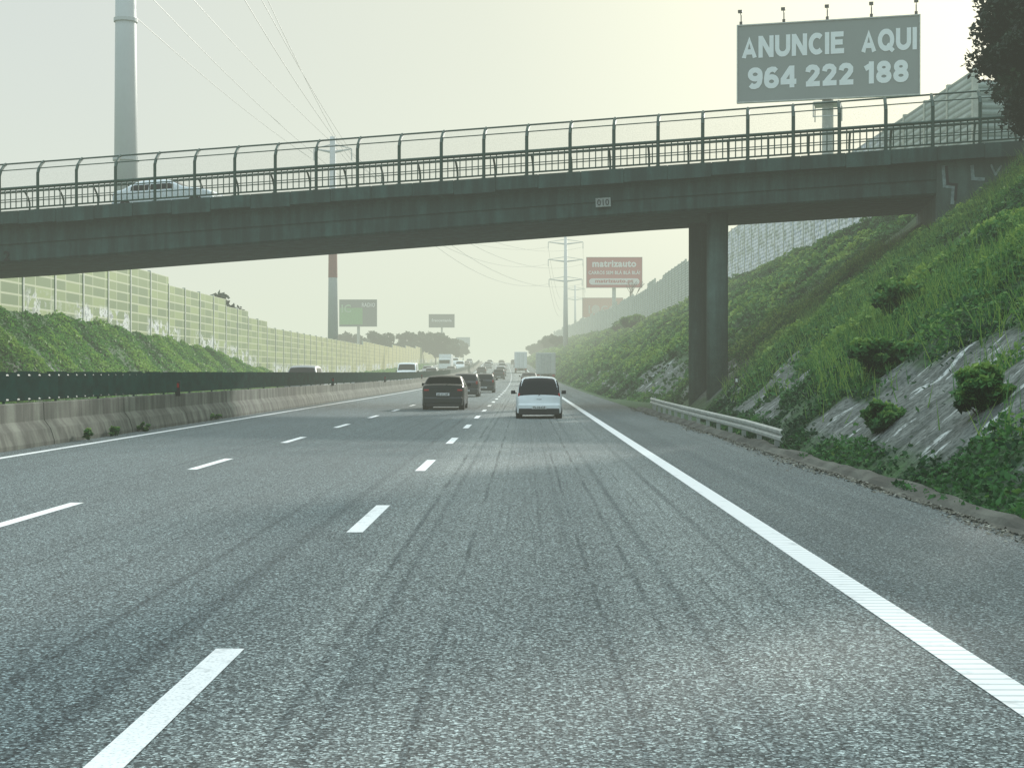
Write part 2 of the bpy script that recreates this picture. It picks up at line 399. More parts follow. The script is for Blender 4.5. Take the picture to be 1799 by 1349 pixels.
while s<43:
    w=1.7; dd=.48+.10*random.random()
    v=[BP(s+.015,-.03,.02),BP(s+w-.015,-.03,.02),BP(s+w-.015,-.03,-dd),BP(s+.015,-.03,-dd),BP(s+.015,-.002,.02),BP(s+w-.015,-.002,.02),BP(s+w-.015,-.002,-dd),BP(s+.015,-.002,-dd)]
    mb.add(v,[(0,3,2,1),(4,5,6,7),(0,1,5,4),(3,7,6,2),(0,4,7,3),(1,2,6,5)]); s+=w
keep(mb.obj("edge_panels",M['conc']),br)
mb=MB()
v=[]
for u in (.3,7.7):
    v+= [BP(36.6,u,-.5),BP(46,u,-.5),BP(46,u,-6),BP(36.6,u,-4.5)]
mb.add(v,[(0,3,2,1),(4,5,6,7),(0,1,5,4),(1,2,6,5),(2,3,7,6),(3,0,4,7)])
keep(mb.obj("abutment",M['concd']),br)
mb=MB(); v=[]
for u in (0,8): v+=[BP(37.2,u,0),BP(46,u,0),BP(46,u,-.48),BP(37.2,u,-.48)]
mb.add(v,[(0,3,2,1),(4,5,6,7),(0,1,5,4),(1,2,6,5),(2,3,7,6),(3,0,4,7)]); keep(mb.obj("approach_slab",M['conc']),br)
def strip(pts,w,u,mat):
    mb=MB()
    for i,((s0,z0),(s1,z1)) in enumerate(zip(pts[:-1],pts[1:])):
        dx,dz=s1-s0,z1-z0; L=math.hypot(dx,dz); dx/=L; dz/=L; px,pz=-dz*w/2,dx*w/2; ex,ez=dx*w/2,dz*w/2
        mb.add([BP(s0+px-ex,u-.002*i,z0+pz-ez),BP(s1+px+ex,u-.002*i,z1+pz+ez),BP(s1-px+ex,u-.002*i,z1-pz+ez),BP(s0-px-ex,u-.002*i,z0-pz-ez)],[(0,1,2,3)])
    keep(mb.obj("graffiti",mat),br)
wg=simple('pale_graffiti',(.20,.28,.27),.8,var=.5,scale=6)
strip([(36.85,-.75),(36.90,-1.45),(37.22,-1.52),(37.18,-2.1)],.14,.285,wg)
strip([(36.95,-.75),(37.0,-1.38),(37.32,-1.44),(37.28,-2.0)],.10,.270,M['black'])
strip([(37.9,-.8),(37.93,-1.25),(38.3,-1.30)],.13,.285,wg)
strip([(38.6,-.8),(38.75,-1.15),(38.95,-.85)],.08,.285,wg)
for (cx,cy,r) in ((7.75,59.6,.43),(7.42,63.4,.40),(-27.5,66,.46),(-27.7,69.5,.46)):
    z0=float(gz(cx,cy,False))-.6; s=(cx+20.5)/.9876
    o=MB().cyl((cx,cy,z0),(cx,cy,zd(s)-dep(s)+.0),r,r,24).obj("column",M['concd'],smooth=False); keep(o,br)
    for p in o.data.polygons: p.use_smooth=len(p.vertices)==4
def text_obj(txt,size,mat,name="lettering",bold=.0,ext=.01,width=None,height=None,align='CENTER'):
    cu=bpy.data.curves.new("txt",'FONT'); cu.body=txt; cu.size=size; cu.offset=bold*size; cu.extrude=ext; cu.align_x=align; cu.align_y='CENTER'; cu.resolution_u=3
    cu.space_character=1+bold*2.2
    o=bpy.data.objects.new("txt",cu); COL.objects.link(o)
    bpy.context.view_layer.update()
    dg=bpy.context.evaluated_depsgraph_get(); me=bpy.data.meshes.new_from_object(o.evaluated_get(dg))
    bpy.data.objects.remove(o)
    co=np.zeros(len(me.vertices)*3); me.vertices.foreach_get("co",co); co=co.reshape(-1,3)
    mn,mx=co.min(0),co.max(0); co[:,:2]-=((mn+mx)/2)[:2]
    if width: co[:,0]*=width/(mx[0]-mn[0])
    if height: co[:,1]*=height/(mx[1]-mn[1])
    out=np.stack([co[:,0],-co[:,2],co[:,1]],-1)
    me.vertices.foreach_set("co",out.reshape(-1)); me.update(); me.materials.clear(); me.materials.append(mat)
    t=bpy.data.objects.new(name,me); COL.objects.link(t); return t
# heavy grotesque capitals and digits drawn as broad strokes
def ell(cx,cy,rx,ry,a0,a1,n=16): return [(cx+rx*math.cos(rad(a0+(a1-a0)*i/n)),cy+ry*math.sin(rad(a0+(a1-a0)*i/n))) for i in range(n+1)]
nine=[ell(.37,.68,.25,.205,0,360,20),[(.62,.72),(.63,.52),(.585,.29),(.49,.165),(.35,.115),(.22,.135),(.13,.22)]]
G={'A':(.88,[[(.125,0),(.44,.97),(.755,0)],[(.24,.29),(.64,.29)]]),
'N':(.86,[[(.12,0),(.12,1)],[(.74,0),(.74,1)],[(.14,.94),(.72,.06)]]),
'U':(.86,[[(.12,1),(.12,.42)]+ell(.43,.40,.31,.285,180,360,14)+[(.74,.42),(.74,1)]]),
'C':(.83,[ell(.46,.5,.34,.385,46,314,20)]),
'I':(.24,[[(.12,0),(.12,1)]]),
'E':(.75,[[(.12,0),(.12,1)],[(.12,.885),(.71,.885)],[(.12,.52),(.66,.52)],[(.12,.115),(.74,.115)]]),
'Q':(.95,[ell(.47,.5,.35,.385,0,360,24),[(.52,.28),(.89,-.04)]]),
'9':(.74,nine),'6':(.74,[[(.74-x,1-y) for x,y in s_] for s_ in nine]),
'4':(.79,[[(.57,0),(.57,1)],[(.53,.92),(.09,.34)],[(.0,.27),(.79,.27)]]),
'2':(.74,[[(.12,.66),(.15,.785),(.25,.865),(.37,.885),(.50,.85),(.59,.75),(.585,.62),(.49,.48),(.30,.30),(.17,.15)],[(.03,.115),(.72,.115)]]),
'1':(.56,[[(.41,0),(.41,1)],[(.39,.83),(.10,.68)]]),
'8':(.74,[ell(.37,.705,.215,.180,0,360,20),ell(.37,.305,.25,.190,0,360,20)])}
def heavy(txt,width,height,mat,t=.245,gap=.085,space=.36):
    mb=MB(); x=0; out=[]
    for ch in txt:
        if ch==' ': x+=space; continue
        w,st=G[ch]
        for s_ in st: out.append([(x+a,b) for a,b in s_])
        x+=w+gap
    x-=gap; sx=width/x
    for li,s_ in enumerate(out):
        n=len(s_); closed=abs(s_[0][0]-s_[-1][0])<1e-6 and abs(s_[0][1]-s_[-1][1])<1e-6
        L=[];R=[]
        for i,(px,py) in enumerate(s_):
            pa=s_[i-1] if i>0 else (s_[-2] if closed else None); pb=s_[i+1] if i<n-1 else (s_[1] if closed else None)
            ds=[]
            if pa: ds.append((px-pa[0],py-pa[1]))
            if pb: ds.append((pb[0]-px,pb[1]-py))
            ds=[(a/math.hypot(a,b),b/math.hypot(a,b)) for a,b in ds]
            nx_=-sum(q[1] for q in ds)/len(ds); ny_=sum(q[0] for q in ds)/len(ds); l=math.hypot(nx_,ny_); nx_/=l;ny_/=l
            k_=t/2/max(.45,(-ds[0][1]*nx_+ds[0][0]*ny_))
            L.append((px+nx_*k_,py+ny_*k_)); R.append((px-nx_*k_,py-ny_*k_))
        lim=lambda p:((p[0]-x/2)*sx,-.03-.003*(li%4),(min(1.0,max(-.08 if 'Q' in txt else 0,p[1]))-.5)*height)
        vs=[lim(p) for p in L]+[lim(p) for p in R]
        mb.add(vs,[(i,n+i,n+i+1,i+1) for i in range(n-1)])
    return mb.obj("lettering",mat)
angb=math.atan2(-.157,.9876)
X_=(1055-921.5)*.0229; s_=(X_+20.5)/.9876
p=BP(s_,.33,-1.22)
e=empty("number_plate",p,label="small white plate reading 010 on the bridge girder",category="sign"); e.rotation_euler=(0,-.046,angb)
MB().box(-.30,.30,-.02,.02,-.18,.18).obj("plate",simple('dull_plate',(.30,.34,.31),.7),bevel=.008,parent=e)
t=text_obj("010",.3,M['black'],width=.47,height=.24,bold=.0); t.parent=e; t.location=(0,-.032,0)
t=text_obj("2",.5,M['black'],name="painted_number",width=.28,height=.42,bold=.02); t.location=BP(-1.55,.40,-1.80); t.rotation_euler=(0,-.046,angb); reg(t,label="black painted digit 2 on the bridge girder",category="marking")
k=NT('fence_netting'); P=k.coord(obj=True); 
tr=k.N('ShaderNodeBsdfTransparent'); mx=k.N('ShaderNodeMixShader'); nn=k.noise(30,2,P); k.L(k.ramp(nn,[(.4,.06),(.6,.16)]),mx.inputs[0]); k.col((.05,.09,.075)); k.rough(.6)
k.L(tr.outputs[0],mx.inputs[1]); k.L(k.b.outputs[0],mx.inputs[2]); k.L(mx.outputs[0],k.out.inputs[0]); M['net']=k.m
def fence(u,lean,label,s0,s1,hs=1.):
    e=empty("bridge_fence",BP(s0,u,0),label=label,category="fence")
    prof=[(0,0.0),(0,1.55*hs),(lean*.12,1.78*hs),(lean*.38,2.02*hs),(lean*.55,2.12*hs)]
    n_=int(round((s1-s0)/1.735))
    base=None
    for i in range(n_+1):
        s=s0+i*1.735
        if base is None:
            mb=MB(); q=[]
            for (a_,b_) in prof: q.append(tuple(Vector((nv.x*a_,nv.y*a_,b_))))
            mb.tube(q,.070 if hs==1. else .05,6); mb.box(-.11,.11,-.11,.11,0,.04)
            base=mb.obj("post",M['green']); o=base
        else:
            o=base.copy(); COL.objects.link(o)
        o.location=BP(s,u,0); 
        o.parent=e; o.matrix_parent_inverse=Matrix.Translation(e.location).inverted()
    mb=MB()
    for (a_,b_,r) in ((0,.98,.065),(0,.14,.035),(lean*.12,1.78*hs,.022),(lean*.55,2.12*hs,.035)):
        mb.cyl(BP(s0,u+a_,b_),BP(s1,u+a_,b_),r,r,6)
    if hs==1.:
        for (b_,r) in ((.80,.022),(.42,.02)): mb.cyl(BP(s0,u,b_),BP(s1,u,b_),r,r,6)
    keep(mb.obj("rails",M['green']),e)
    mb=MB(); s=s0
    while s<s1:
        mb.cyl(BP(s,u,.16),BP(s,u,.97),.030 if hs==1. else .02,.030 if hs==1. else .02,4,False); s+=.248
    o=keep(mb.obj("balusters",M['green']),e); o["kind"]="stuff"
    mb=MB()
    for (a0,z0),(a1,z1) in zip(prof[1:-1],prof[2:]): mb.add([BP(s0,u+a0,z0),BP(s1,u+a0,z0),BP(s1,u+a1,z1),BP(s0,u+a1,z1)],[(0,1,2,3)])
    mb.add([BP(s0,u,1.0),BP(s1,u,1.0),BP(s1,u,1.55*hs),BP(s0,u,1.55*hs)],[(0,1,2,3)])
    keep(mb.obj("netting",M['net']),e)
fence(.15,1,"green steel bridge fence with inward-bent posts and wire netting",-20.82,41.6)
fence(7.85,-1,"green steel fence along the far edge of the bridge",-20.0,41.6,.93)
# ---------------------------------------------------------------- noise barriers
def mat_barrier_left():
    k=NT('green_panel_wall'); g=k.N('ShaderNodeNewGeometry'); sep=k.N('ShaderNodeSeparateXYZ'); k.L(g.outputs['Position'],sep.inputs[0])
    c=k.N('ShaderNodeCombineXYZ'); k.L(sep.outputs[1],c.inputs[0]); k.L(sep.outputs[2],c.inputs[1])
    b=k.N('ShaderNodeTexBrick'); b.offset=0.; b.inputs['Scale'].default_value=1; b.inputs['Brick Width'].default_value=2.7; b.inputs['Row Height'].default_value=.62; b.inputs['Mortar Size'].default_value=.055; b.inputs['Bias'].default_value=-.2
    b.inputs['Color1'].default_value=(.060,.140,.016,1); b.inputs['Color2'].default_value=(.24,.33,.085,1); b.inputs['Mortar'].default_value=(.38,.43,.26,1)
    k.L(c.outputs[0],b.inputs['Vector'])
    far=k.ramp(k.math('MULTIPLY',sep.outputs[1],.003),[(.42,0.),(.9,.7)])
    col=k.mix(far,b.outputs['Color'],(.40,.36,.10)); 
    at=k.N('ShaderNodeAttribute'); at.attribute_name='hrel'
    n=k.noise(.8,6,k.coord((1,1,1.4)),.65); band=k.ramp(at.outputs['Fac'],[(.0,1.),(.28,1.),(.36,0.)])
    pt=k.noise(.07,2,k.coord((1,1,.1)),.5)
    gm=k.math('MULTIPLY',k.math('MULTIPLY',k.ramp(n,[(.48,0.),(.50,1.)]),band),k.ramp(pt,[(.44,0.),(.49,1.)]))
    v=k.noise(3.,3,k.coord())
    col=k.mix(gm,col,k.ramp(v,[(.42,(.18,.22,.22)),(.48,(.58,.62,.60))]))
    k.col(col); k.rough(.55); return k.m
def mat_barrier_right():
    k=NT('ribbed_metal_wall'); P=k.coord(); g=k.N('ShaderNodeNewGeometry'); sep=k.N('ShaderNodeSeparateXYZ'); k.L(g.outputs['Position'],sep.inputs[0])
    w=k.N('ShaderNodeTexWave',bands_direction='Z'); w.inputs['Scale'].default_value=1.0; k.L(P,w.inputs['Vector'])
    n=k.noise(.8,5,P); col=k.mix(k.ramp(n,[(.3,0.),(.7,1.)]),(.25,.33,.29),(.40,.48,.43))
    col=k.mix(k.ramp(w.outputs['Fac'],[(.1,.75),(.35,0.)]),col,(.09,.14,.12))
    yb=k.ramp(k.math('MULTIPLY',sep.outputs[1],.005),[(.40,0.),(.44,1.),(.80,1.),(.86,0.)])
    n2=k.noise(.7,6,k.coord((1,1,1.2)),.7); gm=k.math('MULTIPLY',k.ramp(n2,[(.46,0.),(.49,1.)]),yb)
    v=k.noise(2.2,4,P); cg=k.ramp(v,[(.35,(.15,.25,.36)),(.5,(.70,.74,.74)),(.62,(.35,.45,.56))])
    col=k.mix(gm,col,cg); k.col(col); k.rough(.5); k.bump(w.outputs['Fac'],.5,.05); return k.m
ML=mat_barrier_left(); MR=mat_barrier_right()
def barrier(x,secs,matp,label):
    e=empty("noise_barrier",(x,secs[0][0],secs[0][2]),label=label,category="noise barrier")
    mb=MB(); hr=[]; 
    for i,(y0,y1,zb,zt) in enumerate(secs):
        c0=float(CX(y0)); c1=float(CX(y1)); X0=x+c0; X1=x+c1
        mb.add([(X0-.07,y0,zb),(X0+.07,y0,zb),(X1+.07,y1,zb),(X1-.07,y1,zb),(X0-.07,y0,zt),(X0+.07,y0,zt),(X1+.07,y1,zt),(X1-.07,y1,zt)],
          [(0,3,2,1),(4,5,6,7),(0,1,5,4),(1,2,6,5),(2,3,7,6),(3,0,4,7)]); hr+=[0]*4+[1]*4
        keep(MB().box(X0-.12,X0+.12,y0-.11,y0+.11,zb-.3,zt+.10).obj("post",M['wallpost']),e)
    o=mb.obj("panels",matp); a_=o.data.attributes.new("hrel",'FLOAT','POINT'); a_.data.foreach_set("value",hr); keep(o,e)
    return e
secs=[]; y=52.
while y<600:
    st=5.4 if y<260 else 10.8
    zb=float(Lb(y+2)+CZ(y))-.3; q=float(Lb(y)+CZ(y)); top=q+float(np.interp(y,[0,100,130,170,300,600],[4.6,4.3,4.7,5.3,5.0,4.0]))
    top=round(top/.62)*.62
    secs.append((y,y+st,min(zb,float(Lb(y+st)+CZ(y+st))-.3),top)); y+=st
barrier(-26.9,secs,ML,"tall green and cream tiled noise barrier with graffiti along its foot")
secs=[]; y=66.
while y<620:
    st=4. if y<260 else 10.
    b=float(Hb(y)+CZ(y)); step=[0,.0,.5,.5,0,.9][int(y/13)%6]
    top=b+(5.3+step*.8 if y>110 else 4.9)
    secs.append((y,y+st,b-.8,top)); y+=st
barrier(20.0,secs,MR,"pale ribbed metal noise barrier with stepped top and graffiti")
e=empty("noise_barrier",(20,68,9.2),label="pale ribbed metal noise barrier rising in steps beside the overpass",category="noise barrier"); mb=MB()
for i in range(5):
    mb.box(20.15+i*3,23.1+i*3,67.9+i*.0,68.05,9.2,14.8+.35*i); keep(MB().box(20.0+i*3,20.14+i*3,67.8,68.1,9.2,14.9+.35*i).obj("post",M['wallpost']),e)
keep(mb.obj("panels",MR),e)
# ---------------------------------------------------------------- poles, pylons, wires
def pylon(x,y,zb,top,r0,r1,label,arms,red=None,joints=()):
    e=empty("power_pylon",(x,y,zb),label=label,category="power pylon")
    keep(MB().cyl((x,y,zb-1),(x,y,top),r0,r1,20).obj("mast",M['polewhite'],smooth=True),e)
    for z in joints:
        t=(z-zb)/(top-zb); r=r0+(r1-r0)*t; keep(MB().cyl((x,y,z-.15),(x,y,z+.15),r+.12,r+.12,20).obj("flange",M['polewhite']),e)
    if red:
        for za,zb_ in red:
            ta=(za-zb)/(top-zb); tb=(zb_-zb)/(top-zb)
            keep(MB().cyl((x,y,za),(x,y,zb_),r0+(r1-r0)*ta+.02,r0+(r1-r0)*tb+.02,20).obj("warning_band",M['polered']),e)
    for (z,hw) in arms:
        mb=MB()
        for sgn in (-1,1):
            mb.cyl((x,y,z),(x+sgn*hw,y,z+.5),.22,.08,6); mb.cyl((x,y,z+1.2),(x+sgn*hw,y,z+.55),.09,.06,5)
            mb.cyl((x+sgn*hw,y,z+.5),(x+sgn*hw,y,z-1.2),.09,.09,6)
        keep(mb.obj("crossarm",M['polewhite']),e)
    return e
P1=(-33.7,125,4.); P2=(-28.5,220,.5); P3=(10.4,375,3); P4=(20.5,600,6)
pylon(*P1,48,1.12,.72,"thick pale grey tubular mast carrying power lines",[(39,6.8),(43,6.5),(46.6,6)],joints=(19.5,31.2,12))
pylon(*P2,36.5,.85,.42,"tall tubular mast with red and white warning bands",[(34.2,2.8)],red=[(15.6,19.8)])
pylon(*P3,36.5,.75,.36,"pale tubular pylon with three pairs of crossarms",[(34,4.4),(29.6,4.4),(24.6,4.2)])
pylon(P4[0],P4[1],6,37,.6,.3,"distant slender pylon in the haze",[(35,4),(31,4)])
mb=MB()
def wire(a,b,sag,r=.03,n=20):
    pts=[]
    for i in range(n+1):
        t=i/n; p=Vector(a).lerp(Vector(b),t); p.z-=4*sag*t*(1-t); pts.append(tuple(p))
    m_=MB(); m_.tube(pts,r,4); mb.add(m_.v,m_.f)
A=[(-40.5,125,38.5),(-26.9,125,38.5),(-40.2,125,42.5),(-27.2,125,42.5),(-39.7,125,46.5),(-27.7,125,46.5)]
B_=[(-31.3,220,33),(-25.7,220,33),(-31.3,220,34.0),(-25.7,220,34.2),(-29,220,36),(-28,220,36.4)]
C_=[(6,375,33.3),(14.8,375,33.3),(6,375,29),(14.8,375,29),(6.2,375,24),(14.6,375,24)]
D_=[(16.5,600,34),(24.5,600,34),(16.5,600,30),(24.5,600,30),(16.5,600,30),(24.5,600,30)]
for i,(a_,b_,c_,d_) in enumerate(zip(A,B_,C_,D_)):
    wire(a_,b_,1.0,.036); wire(b_,c_,5+i*.6,.032); wire(c_,d_,7,.035)
mb.obj("power_lines",simple('wire_metal',(.20,.23,.23),.5),label="sagging overhead power lines strung between the masts",category="power line")
# ---------------------------------------------------------------- billboards
def billboard(x,y,z0,z1,w,zg,matp,label,yaw=0,pole=.5,px=0,lamps=False,catwalk=False):
    e=empty("billboard",(x,y,zg),label=label,category="billboard"); e.rotation_euler=(0,0,yaw)
    MB().box(-w/2,w/2,0,.35,z0-zg,z1-zg).obj("panel",matp,bevel=.02,parent=e)
    fr=MB(); t=.08; a0,a1=z0-zg,z1-zg
    fr.box(-w/2-t,w/2+t,-.06,.3,a1+.003,a1+t); fr.box(-w/2-t,w/2+t,-.06,.3,a0-t,a0-.003); fr.box(-w/2-t,-w/2-.003,-.06,.3,a0,a1); fr.box(w/2+.003,w/2+t,-.06,.3,a0,a1)
    fr.obj("frame",M['galv'],parent=e)
    MB().cyl((px,.9,-2),(px,.9,a0+.2 if a0>2 else 1),pole,pole*.9,14).box(px-w*.4,px+w*.4,.4,.8,a0+.3,a0+.7).box(px-w*.4,px+w*.4,.4,.8,a1-.8,a1-.4).box(px-.35,px+.35,.45,1.3,a0-.1,a1-.5).obj("support",M['galv'],parent=e)
    if catwalk:
        c=MB().box(px-.9,px+.9,-.2,1.8,a0-.35,a0-.25)
        for xx in (-.9,.9):
            for yy_ in (-.2,1.8): c.cyl((px+xx,yy_,a0-1.3),(px+xx,yy_,a0-.3),.04,.04,5)
        for zz in (-1.25,-.8): c.cyl((px-.9,-.2,a0+zz),(px+.9,-.2,a0+zz),.035,.035,5)
        c.obj("catwalk",M['galv'],parent=e)
    if lamps:
        for i in range(5):
            xx=-w/2+.2+i*(w-.4)/4
            l=MB().cyl((xx,.1,a1),(xx,.1,a1+.75),.04,.04,6).cyl((xx,.1,a1+.65),(xx,-.45,a1+.85),.03,.03,5).box(xx-.14,xx+.14,-.65,-.35,a1+.78,a1+.95)
            l.box(xx-.1,xx+.1,0,.2,a1+.12,a1+.3).obj("lamp",M['black'],parent=e)
    return e
def put(e,txt,x,z,w,h,mat,bold=.0,size=1.,y=-.03):
    t=text_obj(txt,size,mat,width=w,height=h,bold=bold,ext=.01); t.parent=e; t.location=(x,y,z-e.location.z); return t
mb_grey=simple('billboard_grey',(.185,.225,.218),.6,var=.05,scale=.4); wl=simple('white_lettering',(.68,.75,.75),.6,var=.04)
e=billboard(20.38,100,19.95,25.12,11.95,9.7,mb_grey,"grey roadside billboard reading ANUNCIE AQUI 964 222 188",yaw=-.25,pole=.42,lamps=True,catwalk=True)
for (txt,x_,z_,w_,h_) in (("ANUNCIE",-2.30,23.62,6.85,1.48),("AQUI",4.02,23.62,3.60,1.48),("964 222 188",0,21.50,10.6,1.48)):
    t=heavy(txt,w_,h_,wl); t.parent=e; t.location=(x_,0,z_-e.location.z)
redm=simple('billboard_red',(.34,.018,.035),.6,var=.08,scale=.3); wl2=simple('dull_lettering',(.60,.60,.58),.6,var=.04)
e=billboard(21.2,350,21.6,28.7,13.1,9,redm,"red advertising billboard with white lettering on a post",pole=.5)
put(e,"matrizauto",0,27.2,10.4,1.6,wl2,.04); put(e,"CARROS SEM BLÁ BLÁ BLÁ!",0,25.2,12.2,1.05,wl2,.03)
MB().cyl((-5.2,-.03,14.),(-5.2,-.01,14.),.75,.75,20).cyl((5.2,-.03,14.),(5.2,-.01,14.),.75,.75,20).box(-5.2,5.2,-.031,-.009,13.25,14.75).obj("address_pill",wl2,parent=e)
put(e,"matrizauto.pt",0,23.,9,1.1,redm,.03,y=-.07)
e=billboard(24.8,470,19,25.2,12.8,8,simple('billboard_brown',(.42,.20,.15),.6),"faded reddish brown advertising billboard in the haze",pole=.5)
put(e,"I●GO",0,21.6,9,2.8,simple('pale_lettering',(.42,.38,.33),.6),.03)
e=billboard(-45,400,14,21.2,10.1,2,simple('billboard_dark_green',(.08,.11,.11),.6),"dark billboard with green panel and pale lettering",pole=.45)
MB().box(-5.0,1.2,-.03,-.003,14.5-2,19-2).obj("green_panel",simple('bright_green_panel',(.09,.32,.09),.6),parent=e)
put(e,"IC",-3.2,18.8,2.6,2.2,simple('green_lettering',(.25,.42,.25),.6),.03,y=-.06); put(e,"RADIO",2.8,19.8,3.6,1.1,wl2,.03,y=-.06)
e=billboard(-28,500,16.8,21.2,8.6,5,simple('billboard_dark',(.06,.075,.08),.6),"small dark grey billboard on a thin post",pole=.35)
put(e,"francemania",0,19.2,6.8,1.,wl2,.03)
e=billboard(-27,650,13,17,6,6,simple('billboard_bluegrey',(.20,.28,.34),.6),"small blue-grey sign board in the haze",pole=.3)
# ---------------------------------------------------------------- vehicles
def car(name,label,category,Lc,W,H,top,belt,paintm,kind='hatch',rear_win=None,front_win=None,side_win=None,plate=None,tum=.22,zb=.20,light='corner',rc=.07):
    e=empty(name,(0,0,0),label=label,category=category)
    ty=np.array([p[0] for p in top]); tz=np.array([p[1] for p in top])
    def T(y):
        return float(np.mean([np.interp(np.clip(y+d_,0,Lc),ty,tz) for d_ in (-.06,-.03,0,.03,.06)]))
    def RC(y): return float(np.interp(T(y),[belt,belt+.35],[.07,rc]))
    def hw(y,z):
        pl=1-.10*max(0,(.40-y)/.40)**2-.16*max(0,(y-(Lc-.7))/.7)**2
        if z<=belt: pr=1-.07*max(0,(belt*.75-z)/(belt*.75))**2
        else:
            q=(z-belt)/(H-belt); pr=1-.015-tum*(.55*q+.45*q*q)
        return W/2*pl*pr
    yy=np.unique(np.concatenate([np.linspace(0,.9,16),np.linspace(.9,Lc-.9,14),np.linspace(Lc-.9,Lc,12)]))
    mb=MB(); vs=[]; fs=[]; NR=None
    def xtop(y): 
        r=RC(y); return hw(y,T(y)-r)-r
    for y in yy:
        zt=T(y); r_=RC(y); ring=[]
        for i in range(9):
            z=zb+(zt-r_-zb)*i/8; ring.append((hw(y,z),z))
        xw=hw(y,zt-r_)
        for a_ in (22,45,68,90): ring.append((xw-r_*(1-math.cos(rad(a_))),zt-r_+r_*math.sin(rad(a_))))
        xt=ring[-1][0]
        for f_ in (.6,.2): ring.append((xt*f_,zt+.03*(1-f_*f_)))
        full=[(x,z) for x,z in ring]+[(-x,z) for x,z in reversed(ring)]
        NR=len(full); vs+=[(x,y,z) for x,z in full]
    n_=len(yy)
    for i in range(n_-1):
        for j in range(NR):
            j2=(j+1)%NR; fs.append((i*NR+j,i*NR+j2,(i+1)*NR+j2,(i+1)*NR+j))
    fs.append(tuple(range(NR-1,-1,-1))); fs.append(tuple(range((n_-1)*NR,n_*NR)))
    mb.add(vs,fs); o=mb.obj("body",paintm,smooth=True,parent=e)
    es=o.modifiers.new("e",'EDGE_SPLIT'); es.split_angle=rad(38)
    def topwin(nm,y0,y1,fr0,fr1):
        g=MB(); vs=[];fs=[]; ny_=8; nx_=8
        for i in range(ny_+1):
            y=y0+(y1-y0)*i/ny_; zt=T(y); xt=xtop(y)
            xf=(hw(y,zt-RC(y)))*(fr0+(fr1-fr0)*i/ny_)
            for j in range(nx_+1):
                x=xf*(-1+2*j/nx_); q=min(1,abs(x/xt))
                zz=zt+.03*(1-q*q)
                if abs(x)>xt: 
                    dx=abs(x)-xt; r_=RC(y); zz=zt-r_+math.sqrt(max(0,r_*r_-dx*dx))
                vs.append((x,y-.010 if y<Lc/2 else y+.010,zz+.012))
        for i in range(ny_):
            for j in range(nx_):
                a_=i*(nx_+1)+j; fs.append((a_,a_+1,a_+nx_+2,a_+nx_+1))
        g.add(vs,fs); g.obj(nm,M['glass'],smooth=True,parent=e)
    if rear_win: topwin("rear_window",*rear_win)
    if front_win: topwin("windscreen",*front_win)
    if side_win:
        for sg in (-1,1):
            for (ya,yb) in side_win:
                g=MB(); vs=[];fs=[]; n1=8
                for i in range(n1+1):
                    y=ya+(yb-ya)*i/n1; zt=min(T(y)-.10,H-.06-rc); z0=belt+.03; zt=max(zt,z0+.02)
                    for j in range(4):
                        z=z0+(zt-z0)*j/3; vs.append((sg*(hw(y,z)+.006),y,z))
                for i in range(n1):
                    for j in range(3):
                        a_=i*4+j; q=(a_,a_+4,a_+5,a_+1); fs.append(q if sg>0 else q[::-1])
                g.add(vs,fs); g.obj("side_window",M['glass'],smooth=True,parent=e)
    hwb=hw(.05,.5)
    MB().box(-hwb*1.0,hwb*1.0,-.08,.24,zb+.03,zb+.34).obj("rear_bumper",paintm,bevel=.07,parent=e)
    if kind=='hatch': MB().box(-hwb*.95,hwb*.95,-.092,.1,zb-.06,zb+.17).obj("bumper_insert",M['black'],bevel=.03,parent=e)
    else: MB().box(-hwb*.86,hwb*.86,-.06,.1,zb-.06,zb+.09).obj("bumper_insert",M['black'],bevel=.02,parent=e)
    MB().box(-hwb*.92,hwb*.92,Lc-.2,Lc+.06,zb-.02,zb+.30).obj("front_bumper",paintm,bevel=.06,parent=e)
    for sg in (-1,1):
        if light=='corner':
            x1=hw(.12,belt+.1); g=MB().box(*sorted((sg*x1*.84,sg*x1*.992)),-.012,.20,belt-.13,belt+.08)
        elif light=='slim':
            x1=hw(.12,belt+.1); g=MB().box(*sorted((sg*x1*.90,sg*x1*.998)),.02,.20,belt-.10,belt+.10)
        elif light=='wide':
            x1=hw(.05,belt); g=MB().box(*sorted((sg*x1*.72,sg*x1*.99)),-.012,.14,belt-.14,belt-.06)
        else:
            x1=hw(.05,belt); g=MB().box(*sorted((sg*x1*.84,sg*x1*.99)),-.02,.1,belt-.35,belt+.1)
        g.obj("tail_light",M['red'],bevel=.025,parent=e)
        a_,b_=sorted((sg*hw(Lc-.1,.6)*.62,sg*hw(Lc-.1,.6)*.98)); MB().box(a_,b_,Lc-.16,Lc+.012,.56,.70).obj("head_light",M['headlens'],bevel=.03,parent=e)
        ym=Lc*.60; xm=hw(ym,belt)
        MB().box(*sorted((sg*(xm+.03),sg*(xm+.19))),ym,ym+.09,belt+.04,belt+.17).box(*sorted((sg*(xm-.02),sg*(xm+.06))),ym+.02,ym+.07,belt+.05,belt+.09).obj("mirror",M['black'] ,bevel=.02,parent=e)
        for yw in (.58,Lc-.75):
            rw=.29 if H<1.7 else .34; xw=W/2-.03
            w_=empty("wheel",(sg*xw,yw,rw),parent=e)
            MB().cyl((-sg*.20,0,0),(sg*.03,0,0),rw,rw,20).obj("tyre",M['rubber'],bevel=.02,parent=w_)
            MB().cyl((sg*.0,0,0),(sg*.04,0,0),rw*.62,rw*.58,14).obj("rim",M['rim'],parent=w_)
            MB().cyl((-sg*.03,0,0),(sg*.026,0,0.0),rw+.055,rw+.055,20).obj("wheel_arch",M['black'],parent=e,loc=(sg*xw*.99,yw,rw+.01))
